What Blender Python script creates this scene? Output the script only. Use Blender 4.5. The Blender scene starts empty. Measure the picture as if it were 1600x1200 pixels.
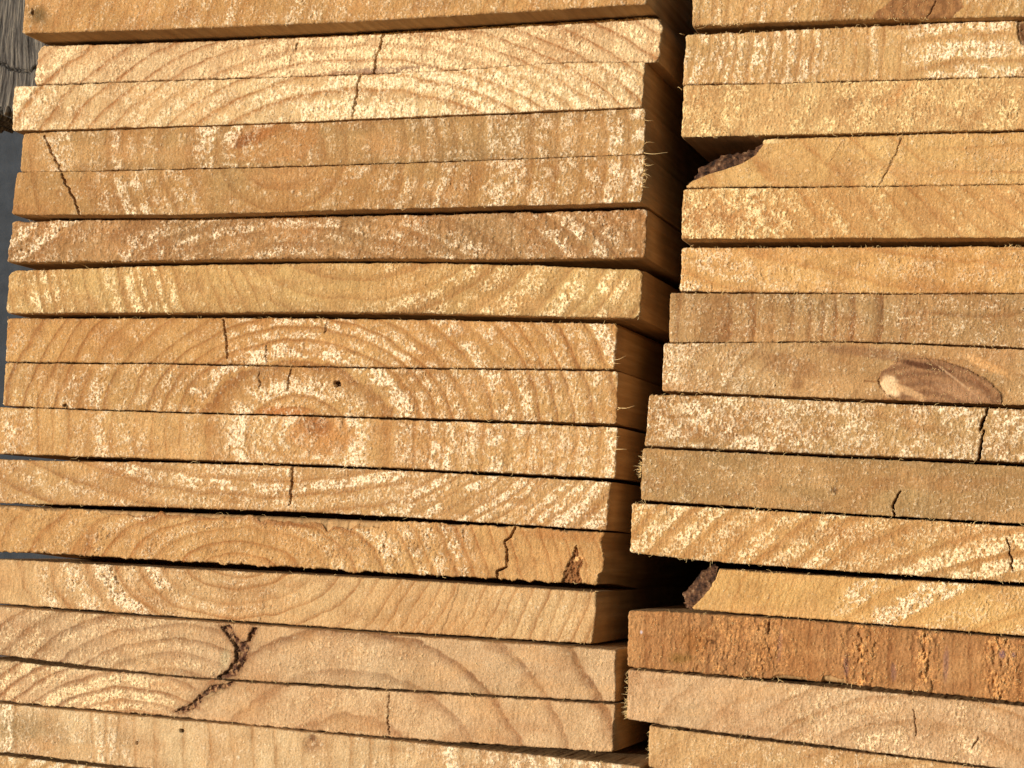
import bpy, math
import numpy as np
from mathutils import Matrix, Vector

scene = bpy.context.scene
# ------------------------------------------------------------------ camera
PW, PH, F = 1600.0, 1200.0, 2876.0           # photo size and focal length, in photo pixels
D = 0.655                                    # distance from the lens to the plane of the board ends
EYE = 0.160
def _n(v): v = np.array(v, float); return v/np.linalg.norm(v)
EX = _n((8400., 150., -2876.))               # stack axes seen in the camera frame
EY = _n((980., 270., 2876.)); EY = _n(EY-EX*EY.dot(EX))
EZ = np.cross(EX, EY)
cam_d = bpy.data.cameras.new('camera'); cam = bpy.data.objects.new('camera', cam_d)
scene.collection.objects.link(cam); scene.camera = cam
cam_d.sensor_width = 36.0; cam_d.lens = F/PW*36.0
cam_d.clip_start = 0.01; cam_d.clip_end = 200.0
CAM = np.array((0.0, -D, EYE))
cols = [(EX[0], EY[0], EZ[0]), (-EX[1], -EY[1], -EZ[1]), (-EX[2], -EY[2], -EZ[2])]
M = Matrix(((cols[0][0], cols[1][0], cols[2][0], CAM[0]),
            (cols[0][1], cols[1][1], cols[2][1], CAM[1]),
            (cols[0][2], cols[1][2], cols[2][2], CAM[2]), (0, 0, 0, 1)))
cam.matrix_world = M

# ------------------------------------------------------------------ light
SUN_EL, SUN_AZ = 5.0, -38.0                  # low sun, from the left in front of the stack
w = bpy.data.worlds.new('World'); scene.world = w; w.use_nodes = True
nt = w.node_tree; nt.nodes.clear()
sky = nt.nodes.new('ShaderNodeTexSky'); sky.sky_type = 'NISHITA'; sky.sun_disc = False
sky.sun_elevation = math.radians(SUN_EL); sky.sun_rotation = math.radians(180.0-SUN_AZ)
bg = nt.nodes.new('ShaderNodeBackground'); bg.inputs['Strength'].default_value = 0.15
wo = nt.nodes.new('ShaderNodeOutputWorld')
nt.links.new(sky.outputs[0], bg.inputs[0]); nt.links.new(bg.outputs[0], wo.inputs[0])
sd = bpy.data.lights.new('sun', 'SUN'); sd.energy = 4.6; sd.angle = math.radians(0.6); sd.color = (1.0, 0.92, 0.81)
so = bpy.data.objects.new('sun', sd); scene.collection.objects.link(so)
az, el = math.radians(SUN_AZ), math.radians(SUN_EL)
to_sun = Vector((math.sin(az)*math.cos(el), -math.cos(az)*math.cos(el), math.sin(el)))
so.rotation_euler = to_sun.to_track_quat('Z', 'Y').to_euler(); so.location = (-1, -1, 1)
scene.view_settings.view_transform = 'Standard'; scene.view_settings.look = 'None'
scene.view_settings.exposure = 0.0; scene.view_settings.gamma = 1.0

# ------------------------------------------------------------------ helpers
def srgb(r, g, b):
    c = np.array((r, g, b), float)/255.0
    return tuple(np.where(c <= 0.04045, c/12.92, ((c+0.055)/1.055)**2.4))
def plane_at(px, py, off):
    """photo pixel -> world x, z on the vertical plane y = -off (metres towards the lens)"""
    px = np.asarray(px, float); py = np.asarray(py, float)
    rx, ry, rz = px-PW/2, py-PH/2, F
    wy = rx*EY[0]+ry*EY[1]+rz*EY[2]; k = (D-off)/wy
    return CAM[0]+k*(rx*EX[0]+ry*EX[1]+rz*EX[2]), CAM[2]+k*(rx*EZ[0]+ry*EZ[1]+rz*EZ[2])
def _h(ix, iy, s):
    h = (ix.astype(np.int64)*374761393+iy.astype(np.int64)*668265263+int(s)*1442695041) & 0xffffffff
    h = ((h ^ (h >> 13))*1274126177) & 0xffffffff; h = ((h ^ (h >> 15))*2246822519) & 0xffffffff
    return ((h ^ (h >> 16)) & 0xffffff)/float(0xffffff)
def vn(x, y, s=0):
    ix = np.floor(x); iy = np.floor(y); fx = x-ix; fy = y-iy
    fx = fx*fx*(3-2*fx); fy = fy*fy*(3-2*fy)
    a = _h(ix, iy, s); b = _h(ix+1, iy, s); c = _h(ix, iy+1, s); d = _h(ix+1, iy+1, s)
    return (a*(1-fx)+b*fx)*(1-fy)+(c*(1-fx)+d*fx)*fy
def fbm(x, y, s=0, o=4):
    v = 0; a = 0.5; t = 0
    for i in range(o):
        v = v+a*vn(x, y, s+17*i); t += a; a *= 0.5
        x, y = x*1.93+y*0.41+3.7, y*1.93-x*0.41+1.3
    return v/t
def ss(a, b, x):
    t = np.clip((x-a)/(b-a), 0, 1); return t*t*(3-2*t)
def seg_dist(x, y, pts):
    """distance to a polyline and the fraction along it"""
    best = np.full(x.shape, 1e9); frac = np.zeros(x.shape)
    L = [0]
    for p, q in zip(pts[:-1], pts[1:]): L.append(L[-1]+math.hypot(q[0]-p[0], q[1]-p[1]))
    for i, (p, q) in enumerate(zip(pts[:-1], pts[1:])):
        dx, dy = q[0]-p[0], q[1]-p[1]; l2 = dx*dx+dy*dy
        t = np.clip(((x-p[0])*dx+(y-p[1])*dy)/l2, 0, 1)
        d = np.hypot(x-p[0]-t*dx, y-p[1]-t*dy)
        m = d < best; best = np.where(m, d, best)
        frac = np.where(m, (L[i]+t*math.sqrt(l2))/L[-1], frac)
    return best, frac
def dots(x, y, cell, p, s):
    """small round tufts scattered on a jittered lattice; p = chance per cell"""
    ix = np.floor(x/cell); iy = np.floor(y/cell); out = np.zeros(x.shape)
    for a in (-1, 0, 1):
        for b in (-1, 0, 1):
            jx, jy = ix+a, iy+b
            cx = (jx+_h(jx, jy, s))*cell; cy = (jy+_h(jx, jy, s+1))*cell
            r = cell*(0.14+0.26*_h(jx, jy, s+2)**1.5); on = _h(jx, jy, s+3) < p
            d = np.hypot((x-cx), (y-cy)*0.85); out = np.maximum(out, np.where(on, 1-ss(0.55, 1.1, d/r), 0))
    return out
def in_poly(x, y, poly):
    r = np.zeros(x.shape, bool); n = len(poly)
    for i in range(n):
        x1, y1 = poly[i]; x2, y2 = poly[(i+1) % n]
        if y1 == y2: continue
        c = ((y1 > y) != (y2 > y)) & (x < (x2-x1)*(y-y1)/(y2-y1)+x1); r ^= c
    return r
def mesh_from(name, co, quads, attrs=None, mat_idx=None, mats=(), smooth=True):
    me = bpy.data.meshes.new(name)
    used, inv = np.unique(quads, return_inverse=True); inv = inv.reshape(quads.shape)
    co = co[used]; nq = len(quads)
    me.vertices.add(len(co)); me.vertices.foreach_set('co', co.astype(np.float32).ravel())
    me.loops.add(nq*4); me.loops.foreach_set('vertex_index', inv.astype(np.int32).ravel())
    me.polygons.add(nq); me.polygons.foreach_set('loop_start', np.arange(0, nq*4, 4, dtype=np.int32))
    try: me.polygons.foreach_set('loop_total', np.full(nq, 4, dtype=np.int32))
    except Exception: pass
    for m in mats: me.materials.append(m)
    if mat_idx is not None: me.polygons.foreach_set('material_index', mat_idx.astype(np.int32))
    me.update(calc_edges=True)
    me.polygons.foreach_set('use_smooth', np.full(nq, smooth, dtype=bool))
    if attrs:
        for k, v in attrs.items():
            a = me.attributes.new(k, 'FLOAT_COLOR', 'POINT'); a.data.foreach_set('color', v[used].astype(np.float32).ravel())
    me.validate(); return me
def link(name, me, parent=None):
    o = bpy.data.objects.new(name, me); scene.collection.objects.link(o)
    if parent is not None: o.parent = parent
    return o

# ------------------------------------------------------------------ materials
class G:
    def __init__(s, name):
        s.m = bpy.data.materials.new(name); s.m.use_nodes = True; s.t = s.m.node_tree; s.t.nodes.clear()
        s.out = s.n('ShaderNodeOutputMaterial'); s.b = s.n('ShaderNodeBsdfPrincipled')
        s.l(s.b.outputs[0], s.out.inputs[0])
    def n(s, k, **kw):
        x = s.t.nodes.new(k)
        for a, v in kw.items(): setattr(x, a, v)
        return x
    def l(s, a, b): s.t.links.new(a, b)
    def coord(s, scale=(1, 1, 1)):
        c = s.n('ShaderNodeTexCoord'); m = s.n('ShaderNodeMapping'); m.inputs['Scale'].default_value = scale
        s.l(c.outputs['Object'], m.inputs['Vector']); return m.outputs[0]
    def noise(s, vec, sc, det=3, rough=0.6):
        x = s.n('ShaderNodeTexNoise'); x.inputs['Scale'].default_value = sc; x.inputs['Detail'].default_value = det
        x.inputs['Roughness'].default_value = rough; s.l(vec, x.inputs['Vector']); return x.outputs[0]
    def ramp(s, f, stops):
        x = s.n('ShaderNodeValToRGB'); e = x.color_ramp.elements
        while len(e) < len(stops): e.new(0.5)
        for i, (p, c) in enumerate(stops):
            e[i].position = p; e[i].color = (*c, 1) if len(c) == 3 else c
        s.l(f, x.inputs[0]); return x.outputs[0]
    def mix(s, f, a, b, mode='MIX'):
        x = s.n('ShaderNodeMix', data_type='RGBA', blend_type=mode)
        for v, i in ((f, 0), (a, 6), (b, 7)):
            if hasattr(v, 'links'): s.l(v, x.inputs[i])
            elif i == 0: x.inputs[0].default_value = v
            else: x.inputs[i].default_value = (*v[:3], 1)
        return x.outputs[2]
    def math(s, op, a, b=0.0):
        x = s.n('ShaderNodeMath', operation=op)
        for v, i in ((a, 0), (b, 1)):
            if hasattr(v, 'links'): s.l(v, x.inputs[i])
            else: x.inputs[i].default_value = v
        return x.outputs[0]
    def rgb(s, c):
        x = s.n('ShaderNodeSeparateColor'); s.l(c, x.inputs[0]); return x.outputs
    def attr(s, name):
        x = s.n('ShaderNodeAttribute', attribute_name=name); return x
    def bump(s, h, st, dist):
        x = s.n('ShaderNodeBump'); x.inputs['Strength'].default_value = st; x.inputs['Distance'].default_value = dist
        s.l(h, x.inputs['Height']); s.l(x.outputs[0], s.b.inputs['Normal'])
    def rough(s, r, sp=0.25):
        s.b.inputs['Roughness'].default_value = r; s.b.inputs['Specular IOR Level'].default_value = sp

def end_grain(early, late, pale):
    g = G('end_grain_wood'); v = g.coord()
    gat = g.attr('grain'); ga = g.rgb(gat.outputs['Color']); pa = g.attr('patch')
    col = g.mix(ga[0], early, late)
    big = g.noise(v, 38, 3)
    col = g.mix(g.ramp(big, [(0.35, (0, 0, 0)), (0.65, (1, 1, 1))]), col, g.mix(0.34, col, srgb(166, 108, 54)))
    b2 = g.noise(v, 110, 3)
    col = g.mix(g.ramp(b2, [(0.45, (0, 0, 0)), (0.68, (1, 1, 1))]), col, g.mix(0.30, col, srgb(150, 112, 70)))
    col = g.mix(g.math('MULTIPLY', ga[2], 0.75), col, srgb(134, 110, 74))
    col = g.mix(pa.outputs['Alpha'], col, pa.outputs['Color'])
    sp = g.noise(v, 950, 2, 0.75)
    nap = g.math('MULTIPLY', gat.outputs['Alpha'], 1.0)
    spk = g.ramp(g.math('ADD', sp, g.math('MULTIPLY', nap, 0.16)), [(0.62, (0, 0, 0)), (0.70, (1, 1, 1))])
    col = g.mix(g.math('MULTIPLY', g.math('MULTIPLY', spk, g.math('ADD', nap, 0.12)), g.math('SUBTRACT', 0.95, g.math('MULTIPLY', pa.outputs['Alpha'], 0.45))), col, pale)
    torn = g.ramp(g.noise(g.coord((1, 1, 0.45)), 1500, 2, 0.75), [(0.40, (0.05, 0.05, 0.05)), (0.58, (1, 1, 1))])
    col = g.mix(g.math('MULTIPLY', g.math('MULTIPLY', ga[1], torn), g.math('SUBTRACT', 0.80, g.math('MULTIPLY', pa.outputs['Alpha'], 0.4))), col, pale)
    pit = g.ramp(g.noise(g.coord((1, 1, 0.7)), 1250, 2, 0.7), [(0.30, (1, 1, 1)), (0.40, (0, 0, 0))])
    col = g.mix(g.math('MULTIPLY', pit, g.math('ADD', g.math('MULTIPLY', nap, 0.5), 0.15)), col, srgb(140, 92, 48))
    fine = g.noise(v, 1400, 2, 0.7)
    fr = g.ramp(fine, [(0.28, (0.78, 0.74, 0.68)), (0.52, (1, 1, 1)), (0.75, (1.10, 1.11, 1.13))])
    col = g.mix(1.0, col, fr, 'MULTIPLY')
    fib = g.noise(g.coord((1, 1, 0.35)), 2600, 1)
    col = g.mix(1.0, col, g.ramp(fib, [(0.3, (0.88, 0.86, 0.83)), (0.7, (1.06, 1.06, 1.06))]), 'MULTIPLY')
    scr = g.noise(g.coord((1, 1, 0.10)), 850, 3, 0.65)
    col = g.mix(1.0, col, g.ramp(scr, [(0.32, (0.86, 0.83, 0.79)), (0.5, (1, 1, 1)), (0.7, (1.07, 1.07, 1.07))]), 'MULTIPLY')
    g.l(col, g.b.inputs['Base Color']); g.rough(0.85, 0.15)
    h = g.math('ADD', fine, g.math('MULTIPLY', g.noise(v, 600, 2), 1.5))
    g.bump(h, 0.6, 0.0005)
    return g.m
def sawn_side():
    g = G('sawn_side_wood'); v = g.coord((1, 0.04, 1)); v2 = g.coord((1, 1, 0.25))
    st = g.noise(v, 420, 4, 0.6); big = g.noise(g.coord(), 30, 2)
    col = g.ramp(st, [(0.25, srgb(166, 130, 88)), (0.55, srgb(192, 156, 110)), (0.8, srgb(212, 178, 132))])
    col = g.mix(g.ramp(big, [(0.4, (0, 0, 0)), (0.7, (.5, .5, .5))]), col, srgb(120, 88, 56))
    g.l(col, g.b.inputs['Base Color']); g.rough(0.85, 0.15)
    g.bump(g.math('ADD', g.noise(v2, 700, 3), g.math('MULTIPLY', st, 0.35)), 0.5, 0.0005)
    return g.m
def bark_mat():
    g = G('bark'); v = g.coord((1, 0.5, 1))
    n1 = g.noise(v, 320, 5, 0.65)
    col = g.ramp(n1, [(0.38, srgb(28, 17, 11)), (0.5, srgb(74, 48, 31)), (0.6, srgb(104, 74, 50)), (0.72, srgb(168, 138, 108))])
    g.l(col, g.b.inputs['Base Color']); g.rough(0.8, 0.3); g.bump(n1, 0.9, 0.0012); return g.m
def fibre_mat():
    g = G('wood_fibre'); g.b.inputs['Base Color'].default_value = (*srgb(238, 208, 150), 1); g.rough(0.7, 0.2); return g.m
def grey_wood():
    g = G('weathered_grey_wood'); c = g.coord((1, 1, 0.045))
    wob = g.noise(g.coord((1, 1, 1)), 14, 1)
    m = g.n('ShaderNodeVectorMath', operation='ADD'); s = g.n('ShaderNodeVectorMath', operation='SCALE'); s.inputs['Scale'].default_value = 0.02
    cc = g.n('ShaderNodeCombineXYZ'); g.l(wob, cc.inputs[0]); g.l(cc.outputs[0], s.inputs[0]); g.l(c, m.inputs[0]); g.l(s.outputs[0], m.inputs[1])
    st = g.noise(m.outputs[0], 620, 5, 0.75)
    col = g.ramp(st, [(0.36, srgb(34, 32, 31)), (0.5, srgb(92, 89, 86)), (0.66, srgb(150, 144, 132))])
    g.l(col, g.b.inputs['Base Color']); g.rough(0.9, 0.15); g.bump(st, 1.0, 0.002); return g.m
def plain(name, c, var, sc, rough=0.9):
    g = G(name); v = g.coord(); n1 = g.noise(v, sc, 4)
    a = tuple(np.array(c)*(1-var)); b = tuple(np.array(c)*(1+var))
    g.l(g.ramp(n1, [(0.3, a), (0.7, b)]), g.b.inputs['Base Color']); g.rough(rough, 0.2)
    g.bump(g.noise(v, sc*9, 3), 0.4, 0.001); return g.m
SIDE, BARK, FIBRE = sawn_side(), bark_mat(), fibre_mat()

# ------------------------------------------------------------------ setting
def box_mesh(name, x0, x1, y0, y1, z0, z1, mat, nz=1):
    co = []; q = []
    for k in range(nz+1):
        z = z0+(z1-z0)*k/nz
        co += [(x0, y0, z), (x1, y0, z), (x1, y1, z), (x0, y1, z)]
    for k in range(nz):
        a = 4*k
        for i in range(4): q.append((a+i, a+(i+1) % 4, a+4+(i+1) % 4, a+4+i))
    q.append((3, 2, 1, 0)); t = 4*nz; q.append((t, t+1, t+2, t+3))
    return mesh_from(name, np.array(co, float), np.array(q), mats=(mat,), smooth=False)
gm = box_mesh('ground', -6, 6, -6, 6, -0.2, 0.0, plain('concrete', (0.23, 0.21, 0.19), 0.15, 30))
go = link('ground', gm); go['kind'] = 'structure'
wm = box_mesh('wall', -3.2, 3.2, 0.868, 0.98, 0.0, 1.6, plain('slate_grey_render', srgb(54, 60, 68), 0.2, 60))
wl = link('wall', wm); wl['category'] = 'wall'; wl['label'] = 'smooth slate grey wall seen at the far left behind the board stacks'

# the weathered upright behind the top left corner of the stack: heavy ridged grain, splintered lower end
def weathered_post():
    off = -0.10
    x0, _ = plane_at(-190, 100, off); x1, _ = plane_at(92, 100, off)
    _, zb = plane_at(20, 172, off); zt = zb+0.42
    nx, nz = 260, 420
    U, V = np.meshgrid(np.linspace(0, 1, nx), np.linspace(0, 1, nz)**1.6, indexing='ij')
    X = x0+(x1-x0)*U; Z = zb+(zt-zb)*V
    Z = Z+(0.006*(fbm(U*40, U*0, 5)-0.5)+0.004*(vn(U*90, U*0, 9)-0.5))*(1-V)**8
    kx, kz = plane_at(2, 10, off)
    dx = X-kx; dz = Z-kz; bend = 0.007*np.exp(-(dz/0.03)**2)*np.sign(dx)*np.exp(-np.abs(dx)/0.03)
    gx = (X+bend)*1000
    rel = 1.0*(fbm(gx*0.9, Z*9, 31, 4)-0.5)+0.6*(fbm(gx*2.6, Z*16, 33, 3)-0.5)
    _, zc = plane_at(30, 80, off)
    crk = np.exp(-((Z-zc+0.10*(X-x0)-0.004*(vn(gx*.3, Z*0, 7)-.5))/0.0007)**2)*ss(0.3, 0.45, U)
    rel = rel-2.2*crk
    Y = -off-rel/1000
    co = np.stack([X, Y, Z], -1).reshape(-1, 3)
    idx = np.arange(nx*nz).reshape(nx, nz)
    q = np.stack([idx[:-1, :-1], idx[1:, :-1], idx[1:, 1:], idx[:-1, 1:]], -1).reshape(-1, 4)
    bx = np.concatenate([idx[:, 0], idx[-1, 1:], idx[-2::-1, -1], idx[0, -2:0:-1]])
    back = co[bx].copy(); back[:, 1] = -off+0.045
    n0 = len(co); co = np.vstack([co, back, [[(x0+x1)/2, -off+0.045, (zb+zt)/2]]]); m = len(bx)
    j = np.arange(m); k = (j+1) % m
    q2 = np.stack([bx[k], bx[j], n0+j, n0+k], -1)
    c = n0+m
    j2 = np.arange(0, m-1, 2); q3 = np.stack([n0+j2, n0+(j2+1) % m, n0+(j2+2) % m, np.full(len(j2), c)], -1)[:, ::-1]
    o = link('weathered_post', mesh_from('weathered_post', co, np.vstack([q, q2, q3]), mats=(grey_wood(),)))
    o['category'] = 'post'; o['label'] = 'grey weathered timber upright with ridged grain behind the top left corner of the stack'
    return o
weathered_post()

# ------------------------------------------------------------------ boards
LEN = 0.85
def tube(co, q, pts, r0, r1, ns=4):
    """append a thin tapered fibre"""
    base = len(co); pts = np.array(pts, float); n = len(pts)
    for i, p in enumerate(pts):
        t = pts[min(i+1, n-1)]-pts[max(i-1, 0)]; t = t/ (np.linalg.norm(t)+1e-12)
        a = np.cross(t, (0.3, 1.0, 0.2)); a /= np.linalg.norm(a)+1e-12; b = np.cross(t, a)
        r = r0+(r1-r0)*i/(n-1)
        for k in range(ns):
            th = 2*math.pi*k/ns; co.append(p+r*(math.cos(th)*a+math.sin(th)*b))
    for i in range(n-1):
        for k in range(ns):
            k2 = (k+1) % ns; q.append((base+i*ns+k, base+i*ns+k2, base+(i+1)*ns+k2, base+(i+1)*ns+k))

def extrap(pts, xs):
    p = sorted(pts); x = np.array([a[0] for a in p], float); y = np.array([a[1] for a in p], float)
    s0 = (y[1]-y[0])/(x[1]-x[0]); s1 = (y[-1]-y[-2])/(x[-1]-x[-2])
    # a smooth curve through the points (monotone Hermite) so a warped board bows instead of kinking
    if len(x) > 2:
        s = np.diff(y)/np.diff(x); m = np.concatenate([[s[0]], (s[1:]+s[:-1])/2, [s[-1]]])
        i = np.clip(np.searchsorted(x, xs)-1, 0, len(x)-2); h = x[i+1]-x[i]; t = np.clip((xs-x[i])/h, 0, 1)
        v = (2*t**3-3*t**2+1)*y[i]+(t**3-2*t**2+t)*h*m[i]+(3*t**2-2*t**3)*y[i+1]+(t**3-t**2)*h*m[i+1]
    else: v = np.interp(xs, x, y)
    v = np.where(xs < x[0], y[0]+s0*(xs-x[0]), v); return np.where(xs > x[-1], y[-1]+s1*(xs-x[-1]), v)

BOARDS = []
GL = 'boards in the left stack'; GR = 'boards in the right stack'
def board(**k): BOARDS.append(k)

def make(k, seed):
    off = k['off']/1000.0; S = seed*101
    rng = np.random.default_rng(seed+5)
    left = k['left']; right = k['right']          # lists of (v, x)
    xl = min(a[1] for a in left); xr = max(a[1] for a in right)
    fine0, fine1 = max(xl, -40), min(xr, 1630)
    step = 5.0 if k.get('coarse') else 1.15                                   # about 0.3 mm on the board
    u_f = np.arange(fine0, fine1+step, step)
    xs = [u_f]
    if xl < -40: xs.insert(0, np.arange(xl, -40, 8.))
    if xr > 1630: xs.append(np.arange(1630+8, xr+8, 8.))
    xs = np.concatenate(xs); u = (xs-xs[0])/(xs[-1]-xs[0])
    hpx = 80; nv = int(hpx/step)
    v = np.linspace(0, 1, nv+1)
    U, V = np.meshgrid(u, v, indexing='ij')
    lx = np.interp(V, [a[0] for a in left], [a[1] for a in left])
    rx = np.interp(V, [a[0] for a in right], [a[1] for a in right])
    PX = lx+(rx-lx)*U
    T = extrap(k['top'], PX)-k.get('tight', 0); B = extrap(k['bot'], PX)
    PY = T+(B-T)*V
    # ragged sawn edges, in pixels
    rg = k.get('rag', 1.0)
    def edge(x, s): return rg*(2.2*(fbm(x/14, x*0, s, 3)-0.5)+1.3*(fbm(x/4.1, x*0, s+3,2)-0.5)+1.3*(fbm(x/70, x*0, s+9, 2)-.5))
    PYr = PY+edge(PX, S+1)*(1-V)**10+edge(PX, S+2)*V**10
    PXr = PX+edge(PY, S+3)*(1-U)**60+edge(PY, S+4)*U**60
    if 'bark' in k: PXr = PXr+5.0*(fbm(PY/5, PX/80, S+14, 3)-0.5)*(1-U)**90
    for (x0, x1, dep, side) in k.get('chips', []):       # broken-off pieces of the edge
        a = ss(x0, x0+(x1-x0)*0.12, PX)*ss(x1, x1-(x1-x0)*0.08, PX)
        dd = dep*(0.55+0.7*fbm(PX/16, PX*0, S+x0, 3))*a
        PYr = PYr+(dd*(1-V)**3 if side == 't' else -dd*V**3)
    # corner rounding
    cr = k.get('round', 3.0)
    ex = np.minimum(PX-lx, rx-PX); ey = np.minimum(PY-T, B-PY)
    c = np.clip(1-ex/cr/1.3, 0, 1)**2*cr
    PYr = PYr+c*np.where(V < 0.5, 1, -1)*np.clip(1-ey/10, 0, 1)
    x, y = PX, PY
    # growth rings
    late = np.zeros(x.shape); band = np.zeros(x.shape); tt = np.zeros(x.shape)
    LS = k.get('log', seed)*101
    wx = x+9*(fbm(x/45, y/45, LS+11, 3)-0.5); wy = y+9*(fbm(x/45, y/45, LS+12, 3)-0.5)
    wsum = np.zeros(x.shape)+1e-6
    PS = k.get('log', seed)*101; jit = k.get('jit', 1.5); ln = k.get('line', .55)
    for R in k['rings']:
        cx, cy, sx, sp = R[:4]; x0, x1 = R[4:6] if len(R) > 5 else (-9e3, 9e3); br = R[6] if len(R) > 6 else 0.7
        r = np.hypot((wx-cx)/sx, wy-cy)
        rr = r/sp+jit*(vn(r/sp/2.6, r*0, PS+21)-0.5)+0.12*(fbm(x/70, y/40, PS+22, 2)-0.5)+0.12*(fbm(x/9, y/9, S+23, 2)-0.5)
        t = rr-np.floor(rr); kk = np.floor(rr)
        wk = 0.55+0.75*_h(kk, kk*0, PS+5)
        lt = (0.75*ss(1-br, 0.93, t)**1.4+ln*np.exp(-((t-0.92)/0.055)**2))*(1-ss(0.95, 1.0, t))*wk
        bd = ss(0.0, 0.12, t)*(1-ss(0.5, 0.85, t))*(0.25+1.2*_h(kk, kk*0, PS+6))
        wgt = ss(x0-40, x0+40, x)*(1-ss(x1-40, x1+40, x))+1e-5
        late += lt*wgt; band += bd*wgt; wsum += wgt
    late = np.clip(late/wsum, 0, 1.2); band = np.clip(band/wsum, 0, 1.2)
    late = late*(0.55+0.7*fbm(x/22, y/22, S+31, 3))
    con = k.get('con', 0.6)*1.02
    # torn fibre: bright nap that follows the soft earlywood
    fz = np.interp(x, [a[0] for a in k['fuzz']], [a[1] for a in k['fuzz']])
    fol = min(0.95, k.get('fol', 0.7)+0.07)
    gran = fbm(x/2.0, y/3.3, S+41, 2)
    coarse = fbm(x/20, y/16, S+43, 3)
    env = fz*((1-fol)+fol*1.25*band)*ss(0.22, 0.68, coarse+0.14*fz)*ss(0.2, 0.62, fbm(x/6, y/7, S+45, 2)+0.08)*1.1
    blob = k.get('blob', 0.3)
    bl = ss(0.60, 0.74, fbm(x/9.0, y/9.5, S+47, 2)+0.10*env)*env*blob*1.6
    dj = 2.5*(fbm(x/3, y/3, S+48, 2)-.5)
    bl = np.maximum(bl, dots(x+dj, y-dj, 8.5, np.clip(env*(0.25+blob*0.75), 0, .9), S+49)*(0.55+0.45*blob))
    bl = np.maximum(bl, 0.8*dots(x-dj, y+dj, 4.5, np.clip(env*0.5, 0, .6), S+50))
    fuzz = np.clip(env*ss(0.50-0.13*env, 0.72-0.1*env, gran)*1.0+bl, 0, 1)
    pores = ss(0.62, 0.71, fbm(x/2.6, y/3.4, S+53, 2))*k.get('pore', 0.3)*np.clip(fz*1.5, 0.1, 1)*(0.25+0.9*band)*ss(0.35, 0.6, fbm(x/30, y/24, S+55, 2))
    grey = k.get('grey', 0.12)*ss(0.45, 0.75, fbm(x/90, y/40, S+61, 3))
    for (x0, x1, s, am) in k.get('greyedge', []):
        e = (y-T) if s == 't' else (B-y)
        grey = grey+am*ss(x0-60, x0+60, x)*(1-ss(x1-60, x1+60, x))*np.exp(-e/13)
    grain = np.zeros(x.shape+(4,)); grain[..., 3] = 1
    grain[..., 0] = np.clip(late*con, 0, 1); grain[..., 1] = fuzz*k.get('pale', 0.75); grain[..., 2] = np.clip(grey, 0, 1); grain[..., 3] = np.clip(env, 0, 1)
    patch = np.zeros(x.shape+(4,))
    rel = -0.12*late*con+fuzz*0.26+0.26*(gran-0.5)*(0.35+fz)+0.25*(fbm(x/120, y/60, S+71, 2)-0.5)
    rel += 0.10*(fbm(x/3.6, y/4.2, S+73, 2)-0.5)*k.get('rough', 0.7)
    saw = k.get('saw', 0.012); rel += saw*np.sin((x+0.15*y)*0.9+6*vn(x/60, y/60, S+77))
    rel -= 0.45*pores
    rel += k.get('lump', 0.0)*(ss(0.35, 0.65, fbm(x/6, y/11, S+79, 3))-0.5)*(0.15+1.9*fz*fz)
    def blend(col, a):
        col = np.array(col); col = (col+(col.mean()-col)*0.06)*0.92
        a = np.clip(a, 0, 1)[..., None]; old = patch[..., 3:4]; na = a+old*(1-a)
        patch[..., :3] = np.where(na > 1e-6, (np.array(col)*a+patch[..., :3]*old*(1-a))/np.maximum(na, 1e-6), col)
        patch[..., 3:4] = na
    blend(srgb(160, 108, 62), k.get('mott', .28)*ss(0.52, 0.74, fbm(x/60, y/26, S+63, 4)))
    blend(srgb(226, 178, 118), 0.22*ss(0.54, 0.74, fbm(x/75, y/30, S+64, 4)))
    blend(srgb(120, 74, 34), pores*0.55)
    for P in k.get('stains', []):                 # cx, cy, rx, ry, angle, colour, strength, relief, edge softness
        cx, cy, ax, ay, an, col, st = P[:7]; rl = P[7] if len(P) > 7 else 0; soft = P[8] if len(P) > 8 else 0.6
        ca, sa = math.cos(math.radians(an)), math.sin(math.radians(an))
        q1 = ((x-cx)*ca+(y-cy)*sa)/ax; q2 = (-(x-cx)*sa+(y-cy)*ca)/ay
        rr = np.hypot(q1, q2)+0.55*(fbm(x/13, y/13, S+int(cx), 4)-0.5)
        m = 1-ss(1-soft, 1.0, rr); blend(srgb(*col), m*st*(0.75+0.5*gran)); rel += rl*m
        if rl: rel += 0.25*abs(rl)*m*np.sin(rr*16)
    nomask = np.ones(x.shape)
    for (pts, wd, dep) in k.get('cracks', []):
        d, fr = seg_dist(x+6.0*(fbm(y/6, x/40, S+81, 4)-0.5), y, pts)
        wv = 0.43*wd*(0.5+1.1*vn(fr*9, fr*0, S+83))*(0.35+0.65*np.sin(np.pi*np.clip(fr, 0.03, 0.97))**0.5)
        m = 1-ss(wv*0.6, wv*0.6+0.8, d)
        hl = min(1.0, 0.22+wd/4.0)
        m = m*hl; rel -= dep*m; blend(srgb(70, 40, 20), 0.95*m); blend(srgb(150, 104, 62), 0.3*(1-ss(wv, wv+3, d)))
        grain[..., 1] *= (1-m); grain[..., 3] *= (1-m)
    for (poly, dep, col) in k.get('holes', []):
        jx = 2.2*(fbm(x/7, y/7, S+91, 3)-0.5)*2
        m = in_poly(x+jx, y+jx*0.7, poly); rel = np.where(m, rel-dep+1.0*(gran-.5)*2, rel)
        blend(srgb(*col), m*0.85); grain[..., 1] = np.where(m, 0, grain[..., 1]); grain[..., 3] = np.where(m, 0, grain[..., 3])
    pmask = []
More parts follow.
